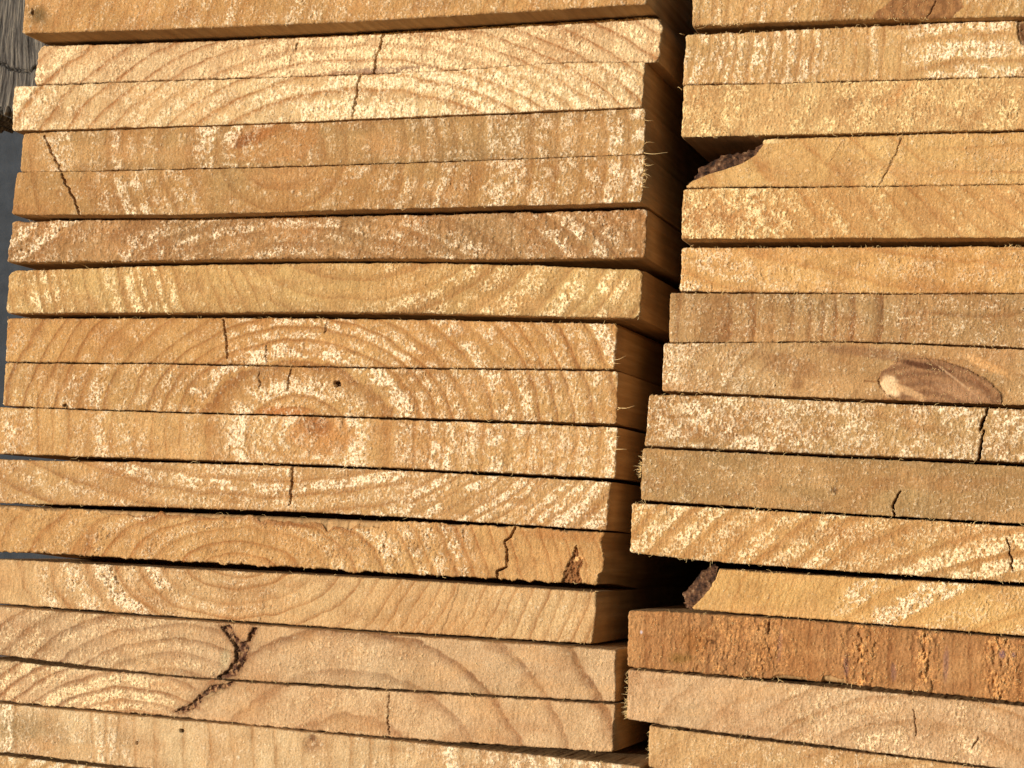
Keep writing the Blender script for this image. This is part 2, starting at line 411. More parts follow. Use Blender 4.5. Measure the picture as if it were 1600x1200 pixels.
    for pt in k.get('parts', []):                 # regions that are parts of their own (knots, bark pockets)
        jx = 3.0*(fbm(x/6, y/6, S+95, 3)-0.5)*2; jy = 3.0*(fbm(x/6, y/6, S+96, 3)-0.5)*2
        m = in_poly(x+jx, y+jy, pt['poly'])
        if 'pocket' in pt: m &= seg_dist(x+jx, y+jy, pt['poly']+[pt['poly'][0]])[0] > 1.1
        pmask.append(m)
        if 'col' in pt: blend(srgb(*pt['col']), m*pt.get('st', 0.8)*(0.8+0.4*gran))
        if 'lumps' in pt: rel += np.where(m, pt['lumps']*(fbm((x+y*1.4)/26, (y-x*.4)/7, S+92, 4)-.5), 0)
        if 'pocket' in pt:
            nz = fbm(x/4.5, y/4.5, S+98, 3); blend(srgb(46, 28, 20), m*.75*ss(.5, .66, nz)); blend(srgb(176, 136, 96), m*ss(.52, .64, fbm(x/4, y/7, S+94, 3))*.9)
            rel += np.where(m, 1.6*(nz-.5), 0)
            d, _ = seg_dist(x, y, pt['poly']+[pt['poly'][0]])
            blend(srgb(128, 88, 56), (~m)*np.exp(-d/3.5)*(0.3+.9*fbm(x/6, y/6, S+93, 2)))
        if 'ctr' in pt:
            r = np.hypot((x-pt['ctr'][0])/pt.get('cs', 2.2), y-pt['ctr'][1])
            rg2 = 0.5+0.5*np.sin(r*pt.get('fr', 0.9)+2*fbm(x/12, y/12, S+97, 2)); blend(srgb(*pt['col2']), m*0.55*rg2)
        rel = np.where(m, rel*pt.get('smooth', 0.4)+pt.get('rel', 0), rel)
        grain[..., 1] = np.where(m, grain[..., 1]*pt.get('fz', 0.15), grain[..., 1]); grain[..., 3] = np.where(m, grain[..., 3]*pt.get('fz', 0.15), grain[..., 3])
    for (cx, cy, ax, ay, an, col, st) in k.get('marks', []):
        ca, sa = math.cos(math.radians(an)), math.sin(math.radians(an))
        q1 = ((x-cx)*ca+(y-cy)*sa)/ax; q2 = (-(x-cx)*sa+(y-cy)*ca)/ay
        m = 1-ss(0.5, 1.0, np.hypot(q1, q2)+0.6*(fbm(x/8, y/8, S+int(cx), 3)-0.5)); blend(srgb(*col), m*st)
    # worn arrises
    em = np.minimum(ey, ex*1.0); rel -= (0.3 if k.get('tight') else 0.55)*np.clip(1-em/2.6, 0, 1)**2
    X, Z = plane_at(PXr, PYr, off)
    Y = -off-rel/1000.0+X*0
    nu, nvv = X.shape
    co = np.stack([X, Y, Z], -1).reshape(-1, 3); idx = np.arange(nu*nvv).reshape(nu, nvv)
    q = np.stack([idx[:-1, 1:], idx[1:, 1:], idx[1:, :-1], idx[:-1, :-1]], -1).reshape(-1, 4)
    # clean profile behind the ragged face, for the long sides
    X2, Z2 = plane_at(PX, PY, off)
    clean = np.stack([X2, Z2], -1).reshape(-1, 2)
    bi = np.concatenate([idx[:, 0], idx[-1, 1:], idx[-2::-1, -1], idx[0, -2:0:-1]]); m = len(bi)
    cx_, cz_ = clean[:, 0].mean(), clean[:, 1].mean()
    depths = np.array([0.4, 1.2, 2.5, 4.5, 7, 10, 14, 19, 25, 33, 44, 60, 90, 160, 400, LEN*1000])/1000
    rings = [bi]; n0 = len(co); allco = [co]
    s_par = np.arange(m)*0.9; vpar = V.reshape(-1)
    for j, d in enumerate(depths):
        f = math.exp(-d/0.0012)
        cc = co[bi].copy(); tgt = clean[bi]
        cc[:, 0] = cc[:, 0]*f+tgt[:, 0]*(1-f); cc[:, 2] = cc[:, 2]*f+tgt[:, 1]*(1-f)
        wob = (fbm(s_par/5, np.full(m, d*60.), S+99, 3)-0.5)*0.0003*(1-f)
        top = PY.reshape(-1)[bi]; isx = (np.isin(bi, idx[0]) | np.isin(bi, idx[-1]))
        cc[:, 2] += np.where(isx, 0, wob); cc[:, 0] += np.where(isx, wob*2, 0)
        cc[:, 2] -= np.where(vpar[bi] > 0.5, k.get('close', 0)/1000.0*ss(0.014, 0.075, d)*(vpar[bi]-0.5)*2, 0)
        cc[:, 1] = -off+d+(co[bi][:, 1]+off)*f
        allco.append(cc); rings.append(n0+j*m+np.arange(m))
    co = np.vstack(allco)
    qs = []
    a = np.arange(m); b = (a+1) % m
    for r0, r1 in zip(rings[:-1], rings[1:]): qs.append(np.stack([r0[a], r0[b], r1[b], r1[a]], -1))
    # back end cap: strips straight across between top and bottom runs
    r = rings[-1]; na = nu
    tr = r[:na]; br_ = r[na-1+nvv-1:na-1+nvv-1+na][::-1]
    cap = np.stack([tr[:-1], tr[1:], br_[1:], br_[:-1]], -1)
    qs = np.vstack(qs+[cap])
    npad = len(co)-nu*nvv
    gr = np.vstack([grain.reshape(-1, 4), np.zeros((npad, 4))]); pa = np.vstack([patch.reshape(-1, 4), np.zeros((npad, 4))])
    kc = np.array(k['col'], float); kc = kc*(0.985, 1.01, 1.0); kc = kc+(kc.mean()-kc)*0.19; kl = np.array(k['late'], float)*0.885; kl = kl+(kl.mean()-kl)*0.12
    mat = end_grain(srgb(*(kc*0.93)), srgb(*kl), srgb(*k.get('palec', (252, 236, 206))))
    fm = np.zeros(len(q), bool); pobj = []
    for pt, pm in zip(k.get('parts', []), pmask):
        f = (pm[:-1, :-1]).reshape(-1) & ~fm
        fm |= f; pobj.append((pt, f))
    allq = np.vstack([q[~fm], qs]); mi = np.concatenate([np.zeros((~fm).sum()), np.ones(len(qs))])
    me = mesh_from('wooden_board', co, allq, {'grain': gr, 'patch': pa}, mi, (mat, SIDE))
    o = link('wooden_board', me)
    o['label'] = k['label']; o['category'] = 'board'; o['group'] = k['group']
    for pt, f in pobj:
        if f.sum() < 4: continue
        p = link(pt['name'], mesh_from(pt['name'], co, q[f], {'grain': gr, 'patch': pa}, None, (mat,)), o)
        if 'label' in pt: p['label'] = pt['label']
    # frayed fibres along the sawn edges
    fco, fq = [], []
    def w3(px, py, dy=0.0):
        a, b = plane_at(px, py, off); return np.array((float(a), -off+dy, float(b)))
    xa, xb = max(xl, -20)+3, min(xr, 1615)-3
    for i in range(k.get('nfib', 34)):
        t = rng.random(); px = xa+(xb-xa)*t; top = rng.random() < 0.6
        yy = extrap(k['top'] if top else k['bot'], np.array([px]))[0]
        if top: 
            if px < np.interp(0, [a[0] for a in left], [a[1] for a in left]): continue
        elif px < np.interp(1, [a[0] for a in left], [a[1] for a in left]): continue
        L = rng.gamma(1.6, 1.7)+1.5; dx = rng.normal(0, 0.8)*L; sg = -1 if top else 1
        inn = 2.0*(-sg)
        pts = [w3(px, yy+inn, 0.0002), w3(px+dx*0.4, yy+sg*L*0.35, -0.0002-0.0004*rng.random()), w3(px+dx, yy+sg*L*0.7*rng.random(), -0.0004-0.0008*rng.random())]
        tube(fco, fq, pts, 0.00009, 0.00004, 3)
    # short torn fibres lying over the face wherever the nap is heavy
    pr = (fuzz*(np.minimum(ey, ex) > 2)).ravel(); pr = np.where((PX.ravel() > -20) & (PX.ravel() < 1620), pr, 0)
    nn = k.get('nnap', 500)
    if pr.sum() > 0 and nn:
        ids = rng.choice(len(pr), nn, p=pr/pr.sum())
        pv = co[:nu*nvv]
        for i in ids:
            p0 = pv[i]; L = 0.0003+0.0007*rng.random(); an = rng.normal(math.pi/2, 0.8)*(1 if rng.random() < .5 else -1)
            d = np.array((math.cos(an)*L, -0.25*L-0.0001, math.sin(an)*L))
            tube(fco, fq, [p0+(0, 0.0001, 0), p0+d*0.5+(0, -0.0001, 0), p0+d], 0.00008, 0.00004, 3)
    for (px, py, dx, dy, cv, wd) in k.get('splinters', []):
        dx, cv = dx*0.75, cv*0.8    # the longer ones, one by one
        pts = []
        for j in range(7):
            t = j/6; pts.append(w3(px-3+(dx+3)*t+cv*math.sin(t*3.1)*0.5, py+dy*t+cv*math.sin(t*4.0), 0.0006-0.0014*math.sin(t*2.6)))
        tube(fco, fq, pts, 0.000075*wd, 0.00002*wd, 5)
    for (x0, y0, x1, y1, n, L0) in k.get('fringe', []):
        sg = -1 if k['group'] == GR else 1; cl = rng.random(6)
        for i in range(int(n*0.8)):
            t = float(np.clip(cl[rng.integers(6)]+rng.normal(0, 0.07), 0, 1)) if rng.random() < 0.7 else rng.random()
            px = x0+(x1-x0)*t; py = y0+(y1-y0)*t; L = 0.75*L0*min(2.0, rng.lognormal(-0.4, 0.55)); an = rng.normal(-0.1, 0.55); cu = rng.normal(0, 0.9)
            pts = []; qx, qy = px-sg*2, py
            for j in range(6):
                pts.append(w3(qx, qy, 0.0003-0.0009*j/5*rng.random())); qx += sg*(L+2)/5*math.cos(an); qy += (L+2)/5*math.sin(an); an += cu/5
            tube(fco, fq, pts, 0.0001, 0.00002, 4)
    if fq:
        fo = link('frayed_fibres', mesh_from('frayed_fibres', np.array(fco), np.array(fq), mats=(FIBRE,)), o); fo['kind'] = 'stuff'
    # wane edge with its bark
    if 'bark' in k:
        inner, outer = k['bark']; n = 60; nd = 40
        def rs(pl):
            pl = np.array(pl, float); s = np.concatenate([[0], np.cumsum(np.hypot(*np.diff(pl, axis=0).T))]); t = np.linspace(0, s[-1], n)
            return np.interp(t, s, pl[:, 0]), np.interp(t, s, pl[:, 1])
        ix_, iy_ = rs(inner); ox, oy = rs(outer)
        bx, bz = [], []; W = 12; rows = []
        for j in range(W):
            t = j/(W-1); rows.append((ix_+(ox-ix_)*t, iy_+(oy-iy_)*t, t))
        cob = []
        for (qx, qy, t) in rows:
            a_, b_ = plane_at(qx+2.5*(vn(qx/4, qy/4, S+7)-.5), qy+2.5*(vn(qx/4, qy/4, S+8)-.5), off)
            yy = -off+0.0012+0.0012*t*t*4+0.0040*(fbm(qx/4, qy/4, S+6, 4)-0.5)
            cob.append(np.stack([a_, yy, b_], -1))
        a0, b0 = plane_at(ix_, iy_, off); a1, b1 = cob[-1][:, 0], cob[-1][:, 2]
        for j in range(1, nd):
            d = 0.16*(j/nd)**1.5
            nn_ = 0.0040*(fbm(np.linspace(0, 12, n), np.full(n, d*300), S+66, 4)-0.5)
            dx = a1-a0; dz = b1-b0; ll = np.hypot(dx, dz)+1e-4
            cob.append(np.stack([a1+dx/ll*nn_, np.full(n, -off+0.006+d), b1+dz/ll*nn_], -1))
        nr = len(cob); cb = np.vstack(cob); idb = np.arange(nr*n).reshape(nr, n)
        qb = np.stack([idb[:-1, :-1], idb[:-1, 1:], idb[1:, 1:], idb[1:, :-1]], -1).reshape(-1, 4)
        bo = link('bark', mesh_from('bark', cb, qb, mats=(BARK,)), o)
    return o

def vert(a, b): return [(0, a), (1, b)]

XR = 2140
TAN = (226, 178, 112); TANL = (186, 128, 70)
# ---- left stack, top to bottom
board(group=GL, off=23, left=vert(41, 35), right=vert(1015, 1011), top=[(38, -28), (530, -46), (1012, -76)], bot=[(35, 52), (300, 44), (540, 34), (1012, 6)],
      col=(220, 166, 98), late=(190, 128, 66), rings=[(2400, 900, 1.0, 30)], con=0.5, fuzz=[(30, .35), (400, .45), (1000, .5)], fol=.5, blob=.25, grey=.2,
      stains=[(60, 24, 26, 22, 30, (104, 84, 48), .8, 0, .9)], cracks=[([(51, 14), (52, 23)], 3.0, 3)],
      label='topmost board of left stack, cut by photo edge, small dark hole near left end')
board(group=GL, off=8.5, left=vert(60, 53), right=[(0, 1031), (.25, 1036), (1, 1029)], top=[(58, 73), (540, 54), (800, 39), (1033, 26)], bot=[(54, 133), (300, 124), (540, 117), (700, 110), (867, 99), (1029, 97)],
      col=(240, 200, 148), late=(192, 136, 86), rings=[(570, 325, 1.6, 25, -9000, 9000, .45)], log=61, con=.85, fuzz=[(50, .8), (300, .6), (540, 1.2), (700, 1.1), (1030, .7)], fol=.45, blob=.3, pale=.85, palec=(253, 232, 190), round=7, rag=1.4,
      stains=[(590, 110, 130, 8, -3, (146, 112, 96), .75, 0, .9)],
      cracks=[([(599, 53), (594, 75), (588, 90), (583, 115)], 3.4, 6), ([(465, 66), (463, 80)], 1.2, 2)],
      label='cream speckled board second from top of left stack, split by a dark crack')
board(group=GL, off=10, left=vert(22, 19), right=vert(1008, 1003), tight=1.6, top=[(22, 137), (54, 136), (300, 127), (540, 119), (700, 112), (867, 101), (1008, 98)], bot=[(20, 204), (270, 197), (540, 187), (834, 174), (1003, 167)],
      col=(242, 202, 144), late=(196, 140, 84), rings=[(570, 325, 1.6, 25, -9000, 9000, .45)], log=61, con=.85, fuzz=[(20, 1.1), (130, .6), (400, .6), (560, 1.1), (760, 1.0), (1000, .9)], fol=.5, blob=.5, pale=.85, palec=(254, 236, 200), round=3,
      cracks=[([(562, 119), (557, 145), (552, 182)], 2.4, 5)],
      label='pale board third from top of left stack, white flecks at its left end')
board(group=GL, off=8, left=vert(36, 32), right=vert(1009, 1006), tight=1.0, top=[(36, 209), (270, 200), (540, 190), (834, 178), (1009, 169)], bot=[(32, 269), (300, 263), (540, 257), (834, 247), (1006, 241)],
      col=(200, 152, 92), late=(164, 114, 64), rings=[(440, 235, 1.1, 34)], log=62, con=.45, fuzz=[(30, .2), (90, .7), (170, .6), (260, .3), (330, .7), (460, .6), (520, .15), (640, .4), (760, .6), (1000, .7)], fol=.75, blob=1.0, pale=.75, grey=.35,
      greyedge=[(520, 900, 'b', .7), (120, 420, 'b', .4), (600, 960, 't', .5)],
      stains=[(400, 212, 62, 17, -18, (160, 100, 48), .85, .3, .8), (380, 222, 24, 10, -35, (112, 66, 34), .9)],
      parts=[dict(name='knot', poly=[(352, 240), (362, 212), (380, 196), (500, 194), (494, 224), (468, 252), (400, 254), (360, 250)], col=(188, 128, 68), st=.35, fz=1.0, smooth=1.0)],
      cracks=[([(70, 212), (82, 240), (96, 268)], 2.2, 4)],
      splinters=[(1008, 186, 18, 4, 2, 1), (1007, 238, 48, 2, 3, 1.6), (1008, 226, 20, -4, -2, 1)],
      label='brownish board fourth from top of left stack, rusty knot left of its middle')
board(group=GL, off=9, left=vert(26, 18), right=vert(1009, 1003), tight=1.6, top=[(26, 271), (300, 266), (540, 260), (834, 250), (1009, 243)], bot=[(18, 335), (270, 335), (540, 328), (1003, 316)],
      col=(200, 150, 88), late=(166, 114, 62), rings=[(440, 235, 1.1, 34)], log=62, con=.5, fuzz=[(20, .1), (110, .2), (160, .8), (300, .7), (330, .1), (540, .2), (600, .6), (720, .7), (1000, .75)], fol=.7, blob=.9, pale=.75, grey=.3,
      cracks=[([(95, 271), (108, 296), (118, 316), (123, 335)], 3.0, 5)],
      fringe=[(1006, 246, 1005, 300, 34, 9)], splinters=[(1004, 252, 24, 8, 5, 1.6), (1003, 262, 20, -6, -4, 1.3), (1004, 290, 14, 4, 1, 1)],
      label='tan board fifth from top of left stack, black crack at left, frayed right corner')
board(group=GL, off=.5, left=vert(18, 12), right=vert(1011, 1008), top=[(18, 346), (270, 341), (540, 337), (800, 333), (1011, 327)], bot=[(12, 410), (300, 406), (540, 404), (800, 405), (1008, 402)],
      col=(186, 140, 88), late=(146, 102, 60), rings=[(470, 560, 1.6, 29)], con=.55, fuzz=[(20, .75), (500, .55), (1000, .7)], fol=.6, blob=.2, pale=.6, rough=1.6, lump=.25, pore=.6, rag=2.0, grey=.2,
      label='coarse brown board sixth from top of left stack, directly above a rounded pale board')
board(group=GL, off=-6, left=vert(14, 9), right=vert(1005, 1000), top=[(14, 423), (270, 415), (540, 411), (800, 414), (1005, 422)], bot=[(9, 489), (270, 489), (540, 488), (1000, 498)],
      col=(224, 178, 108), late=(180, 126, 70), rings=[(640, 330, 1.0, 19, -9000, 420), (560, 260, 1.2, 34, 420, 9000)], con=.5, fuzz=[(10, .75), (240, .7), (330, .3), (560, .25), (640, .7), (1000, .65)], fol=.75, blob=.35, round=8, grey=.25,
      greyedge=[(60, 1000, 'b', .55)], palec=(254, 234, 190),
      label='seventh board from top of left stack, rounded corners, close upright rings at its left end')
board(group=GL, off=-12, left=vert(11, 8), right=[(0, 962), (.08, 966), (1, 960)], top=[(11, 497), (540, 498), (966, 506)], bot=[(8, 565), (270, 568), (540, 573), (960, 577)],
      col=(222, 166, 96), late=(174, 116, 62), rings=[(465, 682, 1.3, 27, -9000, 9000, .5)], log=63, con=.7, fuzz=[(10, .5), (130, .25), (340, .3), (400, .8), (560, .8), (700, .6), (960, .8)], fol=.8, blob=.4, pale=.75,
      cracks=[([(349, 500), (353, 525), (356, 560)], 2.2, 4), ([(415, 540), (417, 565)], 1.2, 2), ([(512, 504), (508, 520)], 1.4, 3)], nfib=70,
      splinters=[(962, 562, 22, -5, 2, 1.4), (960, 566, 14, 3, 1, 1)],
      label='eighth board from top of left stack, wide arching rings, short crack in upper edge')
board(group=GL, off=-12, left=vert(8, 4), right=vert(966, 963), tight=0.9, top=[(8, 568), (270, 571), (540, 576), (966, 581)], bot=[(4, 634), (202, 641), (540, 650), (963, 662)],
      col=(218, 164, 96), late=(168, 112, 60), rings=[(465, 682, 1.3, 27, -9000, 9000, .5)], log=63, con=.75, fuzz=[(10, .5), (280, .6), (420, .85), (560, .8), (700, .7), (960, .8)], fol=.7, blob=.3, pale=.7, rough=1.5, pore=.5,
      stains=[(435, 644, 62, 11, 0, (190, 116, 48), .7, 0, .7)],
      cracks=[([(454, 577), (449, 610)], 2.2, 3), ([(405, 580), (406, 608)], 1.5, 2)], holes=[([(521, 596), (531, 595), (533, 603), (524, 606)], 2.5, (60, 34, 18)), ([(97, 634), (102, 629), (106, 638)], 3, (60, 34, 18))],
      splinters=[(966, 636, 34, 0, 3, 1.6), (966, 641, 24, -4, -2, 1.2)],
      label='ninth board from top of left stack, arching rings and tiny round black hole')
board(group=GL, off=-11, left=vert(-5, -8), right=vert(966, 962), top=[(-5, 636), (202, 643), (540, 653), (966, 668)], bot=[(-8, 709), (270, 718), (540, 728), (962, 747)],
      col=(228, 176, 108), late=(188, 128, 68), rings=[(465, 682, 1.0, 33, -9000, 9000, .4)], log=63, con=.45, fuzz=[(0, .8), (30, .8), (70, .2), (190, .6), (260, .15), (320, .3), (350, .95), (560, .9), (600, .2), (680, .9), (960, .75)], fol=.55, blob=.6, pale=.8, rough=1.6, pore=.4,
      stains=[(500, 675, 90, 40, 10, (204, 146, 82), .6, 0, .9), (495, 664, 38, 22, 20, (146, 90, 46), .8, -.3, .8)],
      parts=[dict(name='knot', poly=[(462, 653), (540, 655), (560, 680), (530, 712), (480, 710), (452, 684)], col=(186, 124, 66), st=.3, fz=.7, smooth=1.0)],
      splinters=[(963, 702, 22, 0, 0, 2.0), (963, 680, 10, 3, 1, 1)],
      label='tenth board from top of left stack, reddish knot in middle, white streaks at right')
board(group=GL, off=-10, close=2.2, left=vert(-12, -14), right=vert(955, 948), top=[(-12, 716), (0, 717), (270, 723), (540, 732), (955, 753)], bot=[(-14, 784), (0, 785), (270, 793), (540, 803), (948, 829)],
      col=(222, 172, 108), late=(176, 124, 72), rings=[(430, 520, 1.9, 26, -9000, 640, .5), (420, 420, 1.2, 19, 640, 9000, .5)], con=.65, fuzz=[(0, .5), (280, .6), (340, .85), (520, .7), (640, .8), (950, .95)], fol=.65, blob=.35, pale=.75,
      cracks=[([(458, 729), (456, 760), (452, 790)], 2.4, 5)],
      label='eleventh board from top of left stack, straight fine crack, densely striped right end')
board(group=GL, off=-10.5, close=3.3, left=vert(-18, -20), right=[(0, 945), (.2, 939), (.45, 944), (.75, 943), (.85, 936), (1, 934)], top=[(-18, 788), (0, 789), (100, 794), (253, 800), (388, 805), (530, 811), (800, 824), (945, 832)], bot=[(-20, 861), (0, 862), (270, 876), (540, 891), (935, 913)],
      col=(228, 174, 106), late=(186, 124, 66), rings=[(375, 895, 1.9, 25, -9000, 620, .5), (250, 1050, 1.0, 24, 620, 9000, .5)], log=64, con=.8, fuzz=[(0, .3), (80, .4), (240, .5), (420, .35), (520, .6), (720, .6), (760, .1), (940, .1)], fol=.7, blob=.2, pale=.6, pore=1.0, rag=2.6,
      chips=[(-10, 110, 5, 't'), (150, 250, 7, 't'), (250, 385, 6, 't'), (392, 520, 11, 't'), (500, 600, 13, 't'), (880, 950, 2, 't')],
      lump=.25, stains=[(135, 860, 10, 40, 20, (150, 96, 50), .5, -.3), (130, 850, 50, 24, -50, (176, 118, 62), .4, -.2), (270, 800, 120, 9, 2, (150, 92, 46), .6), (460, 812, 130, 8, 3, (146, 90, 46), .6), (880, 836, 90, 12, 3, (176, 116, 60), .5)],
      cracks=[([(806, 826), (798, 838), (789, 846), (793, 868), (792, 886), (778, 892), (777, 908)], 3.6, 6)],
      holes=[([(901, 850), (904, 868), (912, 872), (908, 884), (904, 893), (912, 916), (874, 916), (882, 892), (888, 880), (893, 868)], 1.1, (140, 90, 50))],
      marks=[(903, 872, 10, 5, -25, (236, 190, 128), .95)],
      label='board with chipped upper edge, zigzag crack and torn hole near its right end')
board(group=GL, off=-8, left=vert(-20, -22), right=[(0, 932), (.4, 931), (1, 925)], top=[(-20, 873), (0, 874), (270, 888), (540, 901), (932, 925)], bot=[(-22, 941), (0, 943), (270, 963), (540, 982), (925, 1006)],
      col=(232, 186, 128), late=(188, 134, 82), rings=[(375, 872, 1.7, 25, -9000, 560, .45), (250, 700, 1.0, 21, 560, 9000, .55)], log=64, con=.75, fuzz=[(0, .05), (50, .1), (80, .9), (260, .85), (300, .4), (420, .45), (500, .1), (930, .2)], fol=.9, blob=.3, pale=.7, pore=1.0, rough=1.2,
      cracks=[([(718, 915), (706, 950), (690, 990)], .5, 1.2)],
      label='left stack board with dark pitted bands at left, directly under the chipped zigzag cracked board')
board(group=GL, off=0, jit=.5, line=.15, left=vert(-20, -22), right=vert(963, 961), top=[(-20, 946), (0, 948), (270, 968), (540, 987), (963, 1016)], bot=[(-22, 1022), (0, 1024), (270, 1055), (540, 1072), (961, 1097)],
      col=(226, 184, 138), late=(158, 118, 84), rings=[(265, 1095, 1.7, 24, -9000, 370, .6), (540, 1262, 1.05, 70, 370, 9000, .38)], log=65, con=1.2, fuzz=[(0, .7), (300, .65), (360, .2), (440, .2), (520, .5), (620, .4), (700, .2), (960, .3)], fol=.5, blob=.6, pale=.6, palec=(246, 222, 180), grey=.3,
      greyedge=[(60, 330, 't', .3)],
      stains=[(352, 1030, 11, 26, 10, (190, 176, 138), .7, -.3, .8), (380, 985, 26, 22, 0, (196, 140, 84), .4)],
      parts=[dict(name='bark_pocket', poly=[(342, 977), (360, 977), (366, 990), (376, 1002), (386, 1000), (394, 979), (402, 980), (398, 992), (390, 1006), (388, 1020), (380, 1042), (368, 1056), (346, 1062), (336, 1060), (356, 1046), (366, 1030), (366, 1010), (354, 994)], pocket=1, col=(88, 52, 38), st=.9, smooth=1.5, rel=-1.2, fz=0)],
      label='left stack board with dark forked bark pocket left of its middle')
board(group=GL, off=1, left=vert(-20, -22), right=vert(962, 958), top=[(-20, 1028), (0, 1031), (270, 1058), (540, 1076), (962, 1101)], bot=[(-22, 1092), (0, 1095), (270, 1120), (540, 1146), (732, 1161), (958, 1175)],
      col=(232, 188, 140), late=(172, 126, 88), rings=[(200, 1300, 1.0, 21, -9000, 300, .5), (540, 1262, 1.05, 70, 330, 9000, .38)], jit=.5, line=.15, log=65, con=1.2, fuzz=[(0, .95), (200, .85), (260, .5), (320, .1), (460, .3), (560, .35), (700, .15), (960, .3)], fol=.7, blob=.6, pale=.8, palec=(250, 228, 184), rag=1.6,
      stains=[(250, 1070, 60, 12, 8, (206, 150, 92), .35), (330, 1082, 30, 10, -25, (226, 200, 150), .6, .4)],
      parts=[dict(name='bark_pocket', poly=[(366, 1064), (352, 1068), (330, 1070), (300, 1096), (270, 1112), (278, 1116), (300, 1110), (322, 1088), (344, 1078), (362, 1072)], pocket=1, col=(98, 58, 40), st=.9, smooth=1.4, rel=-1.0, fz=0)],
      cracks=[([(608, 1082), (606, 1120), (609, 1148)], 1.2, 2.5)],
      label='left stack board with slanting dark bark streak, directly under the forked bark pocket')
board(group=GL, off=5, left=vert(-20, -22), right=vert(1000, 998), top=[(-20, 1098), (0, 1100), (270, 1124), (540, 1150), (766, 1173), (1000, 1198)], bot=[(-22, 1172), (0, 1175), (202, 1198), (540, 1232), (1000, 1284)],
      col=(238, 198, 146), late=(194, 142, 86), rings=[(3500, 1000, 1.0, 36, -9000, 9000, .4)], con=.5, fuzz=[(0, .7), (110, .6), (150, .6), (220, .2), (460, .2), (560, .2), (680, .7), (900, .9), (1000, .5)], fol=.6, blob=.8, pale=.8, grey=.2,
      stains=[(20, 1135, 95, 34, 5, (150, 126, 84), .55, 0, .8), (490, 1165, 24, 20, 0, (146, 98, 58), .6, -.3, .8), (488, 1152, 8, 8, 0, (104, 62, 34), .7)],
      holes=[([(281, 1139), (286, 1139), (286, 1144), (281, 1144)], 2, (70, 44, 24)), ([(211, 1158), (216, 1158), (216, 1163), (211, 1163)], 2, (70, 44, 24))],
      fringe=[(900, 1188, 998, 1200, 20, 5)],
      label='pale board near bottom of left stack, grey weathered left end, two pinprick holes')
board(group=GL, off=4, left=vert(-22, -24), right=vert(1004, 1000), top=[(-22, 1177), (0, 1180), (202, 1204), (540, 1240), (1004, 1291)], bot=[(-24, 1250), (202, 1284), (540, 1320), (1004, 1374)],
      col=(230, 184, 120), late=(184, 130, 74), rings=[(500, 1700, 1.0, 26)], con=.5, fuzz=[(0, .8), (1000, .5)], nnap=120,
      label='lowest board of left stack, a sliver in the bottom left corner')
board(group=GL, off=14, left=vert(30, 30), right=vert(1020, 1018), top=[(30, -112), (530, -132), (1018, -162)], bot=[(30, -30), (530, -49), (1018, -79)],  # unseen extra layer, added to stop sky light leaking into the gap
      col=TAN, late=TANL, rings=[(500, -400, 1.5, 30)], fuzz=[(0, .4), (1000, .4)], nnap=0, nfib=0, coarse=1,
      label='unseen board added on the left stack to block sky light from the gap')
# ---- right stack, top to bottom
board(group=GR, off=6, left=vert(1086, 1084), right=vert(2150, 2148), top=[(1086, -132), (1600, -152)], bot=[(1084, -47), (1600, -65)],  # added out of view as well, shades the gap between the stacks from above
      col=TAN, late=TANL, rings=[(1500, -400, 1.5, 30)], fuzz=[(0, .4), (2000, .4)], nnap=0, nfib=0, coarse=1,
      label='unseen board added on the right stack to block sky light from the gap')
board(group=GR, off=10, left=vert(1083, 1081), right=vert(XR+8, XR), top=[(1083, -44), (1600, -62)], bot=[(1081, 40), (1330, 31), (1600, 25)],
      col=(218, 170, 104), late=(176, 124, 70), rings=[(1900, 300, .8, 24)], con=.5, fuzz=[(1080, .6), (1250, .5), (1360, .2), (1600, .4)], fol=.6, grey=.3, nfib=70,
      parts=[dict(name='knot', poly=[(1358, 34), (1372, 16), (1398, -2), (1500, -4), (1506, 12), (1480, 32)], col=(160, 112, 68), st=.8, ctr=(1455, 12), cs=1.6, fr=.5, col2=(108, 70, 42), smooth=.6)],
      cracks=[([(1462, 2), (1450, 26)], 1.6, 3)],
      fringe=[(1084, 40, 1160, 38, 22, 4)],
      label='topmost board of right stack, cut by photo edge, brown knot on its lower edge')
board(group=GR, off=5, left=vert(1072, 1066), right=vert(XR, XR-6), top=[(1072, 55), (1195, 49), (1397, 39), (1583, 30)], bot=[(1066, 132), (1313, 127), (1600, 119)],
      col=(228, 182, 116), late=(184, 130, 76), rings=[(1000, 60, .8, 25, -9000, 1420, .6), (1560, 190, 2.2, 30, 1420, 9000, .4)], con=.55, fuzz=[(1070, .5), (1130, .8), (1300, .7), (1400, .35), (1480, .85), (1560, .8), (1600, .4)], fol=.7, blob=.4, grey=.2, nfib=70, rag=1.5,
      stains=[(1420, 40, 45, 8, -3, (160, 106, 62), .5), (1600, 52, 12, 30, -12, (96, 58, 32), .9, -1.0, .5)],
      splinters=[(1072, 54, -14, -1, 1, 1.3)],
      label='second board from top of right stack, curved upright rings, torn brown patch far right')
board(group=GR, off=6, left=vert(1068, 1065), right=vert(XR-6, XR-12), tight=1.4, top=[(1068, 135), (1313, 130), (1600, 122)], bot=[(1065, 214), (1330, 208), (1600, 202)],
      col=(234, 188, 122), late=(198, 142, 82), rings=[(1900, 500, 1.0, 60, -9000, 9000, .3)], con=.3, fuzz=[(1070, .8), (1140, .6), (1200, .4), (1330, .6), (1600, .6)], fol=.3, blob=.35, pale=.7, palec=(252, 230, 176), pore=.5, grey=.05, nfib=70,
      stains=[(1400, 150, 60, 6, -42, (200, 140, 78), .5)],
      splinters=[(1068, 140, -12, -4, -1, 2.0)],
      label='golden nearly plain board third from top of right stack, overhanging the bark edged corner')
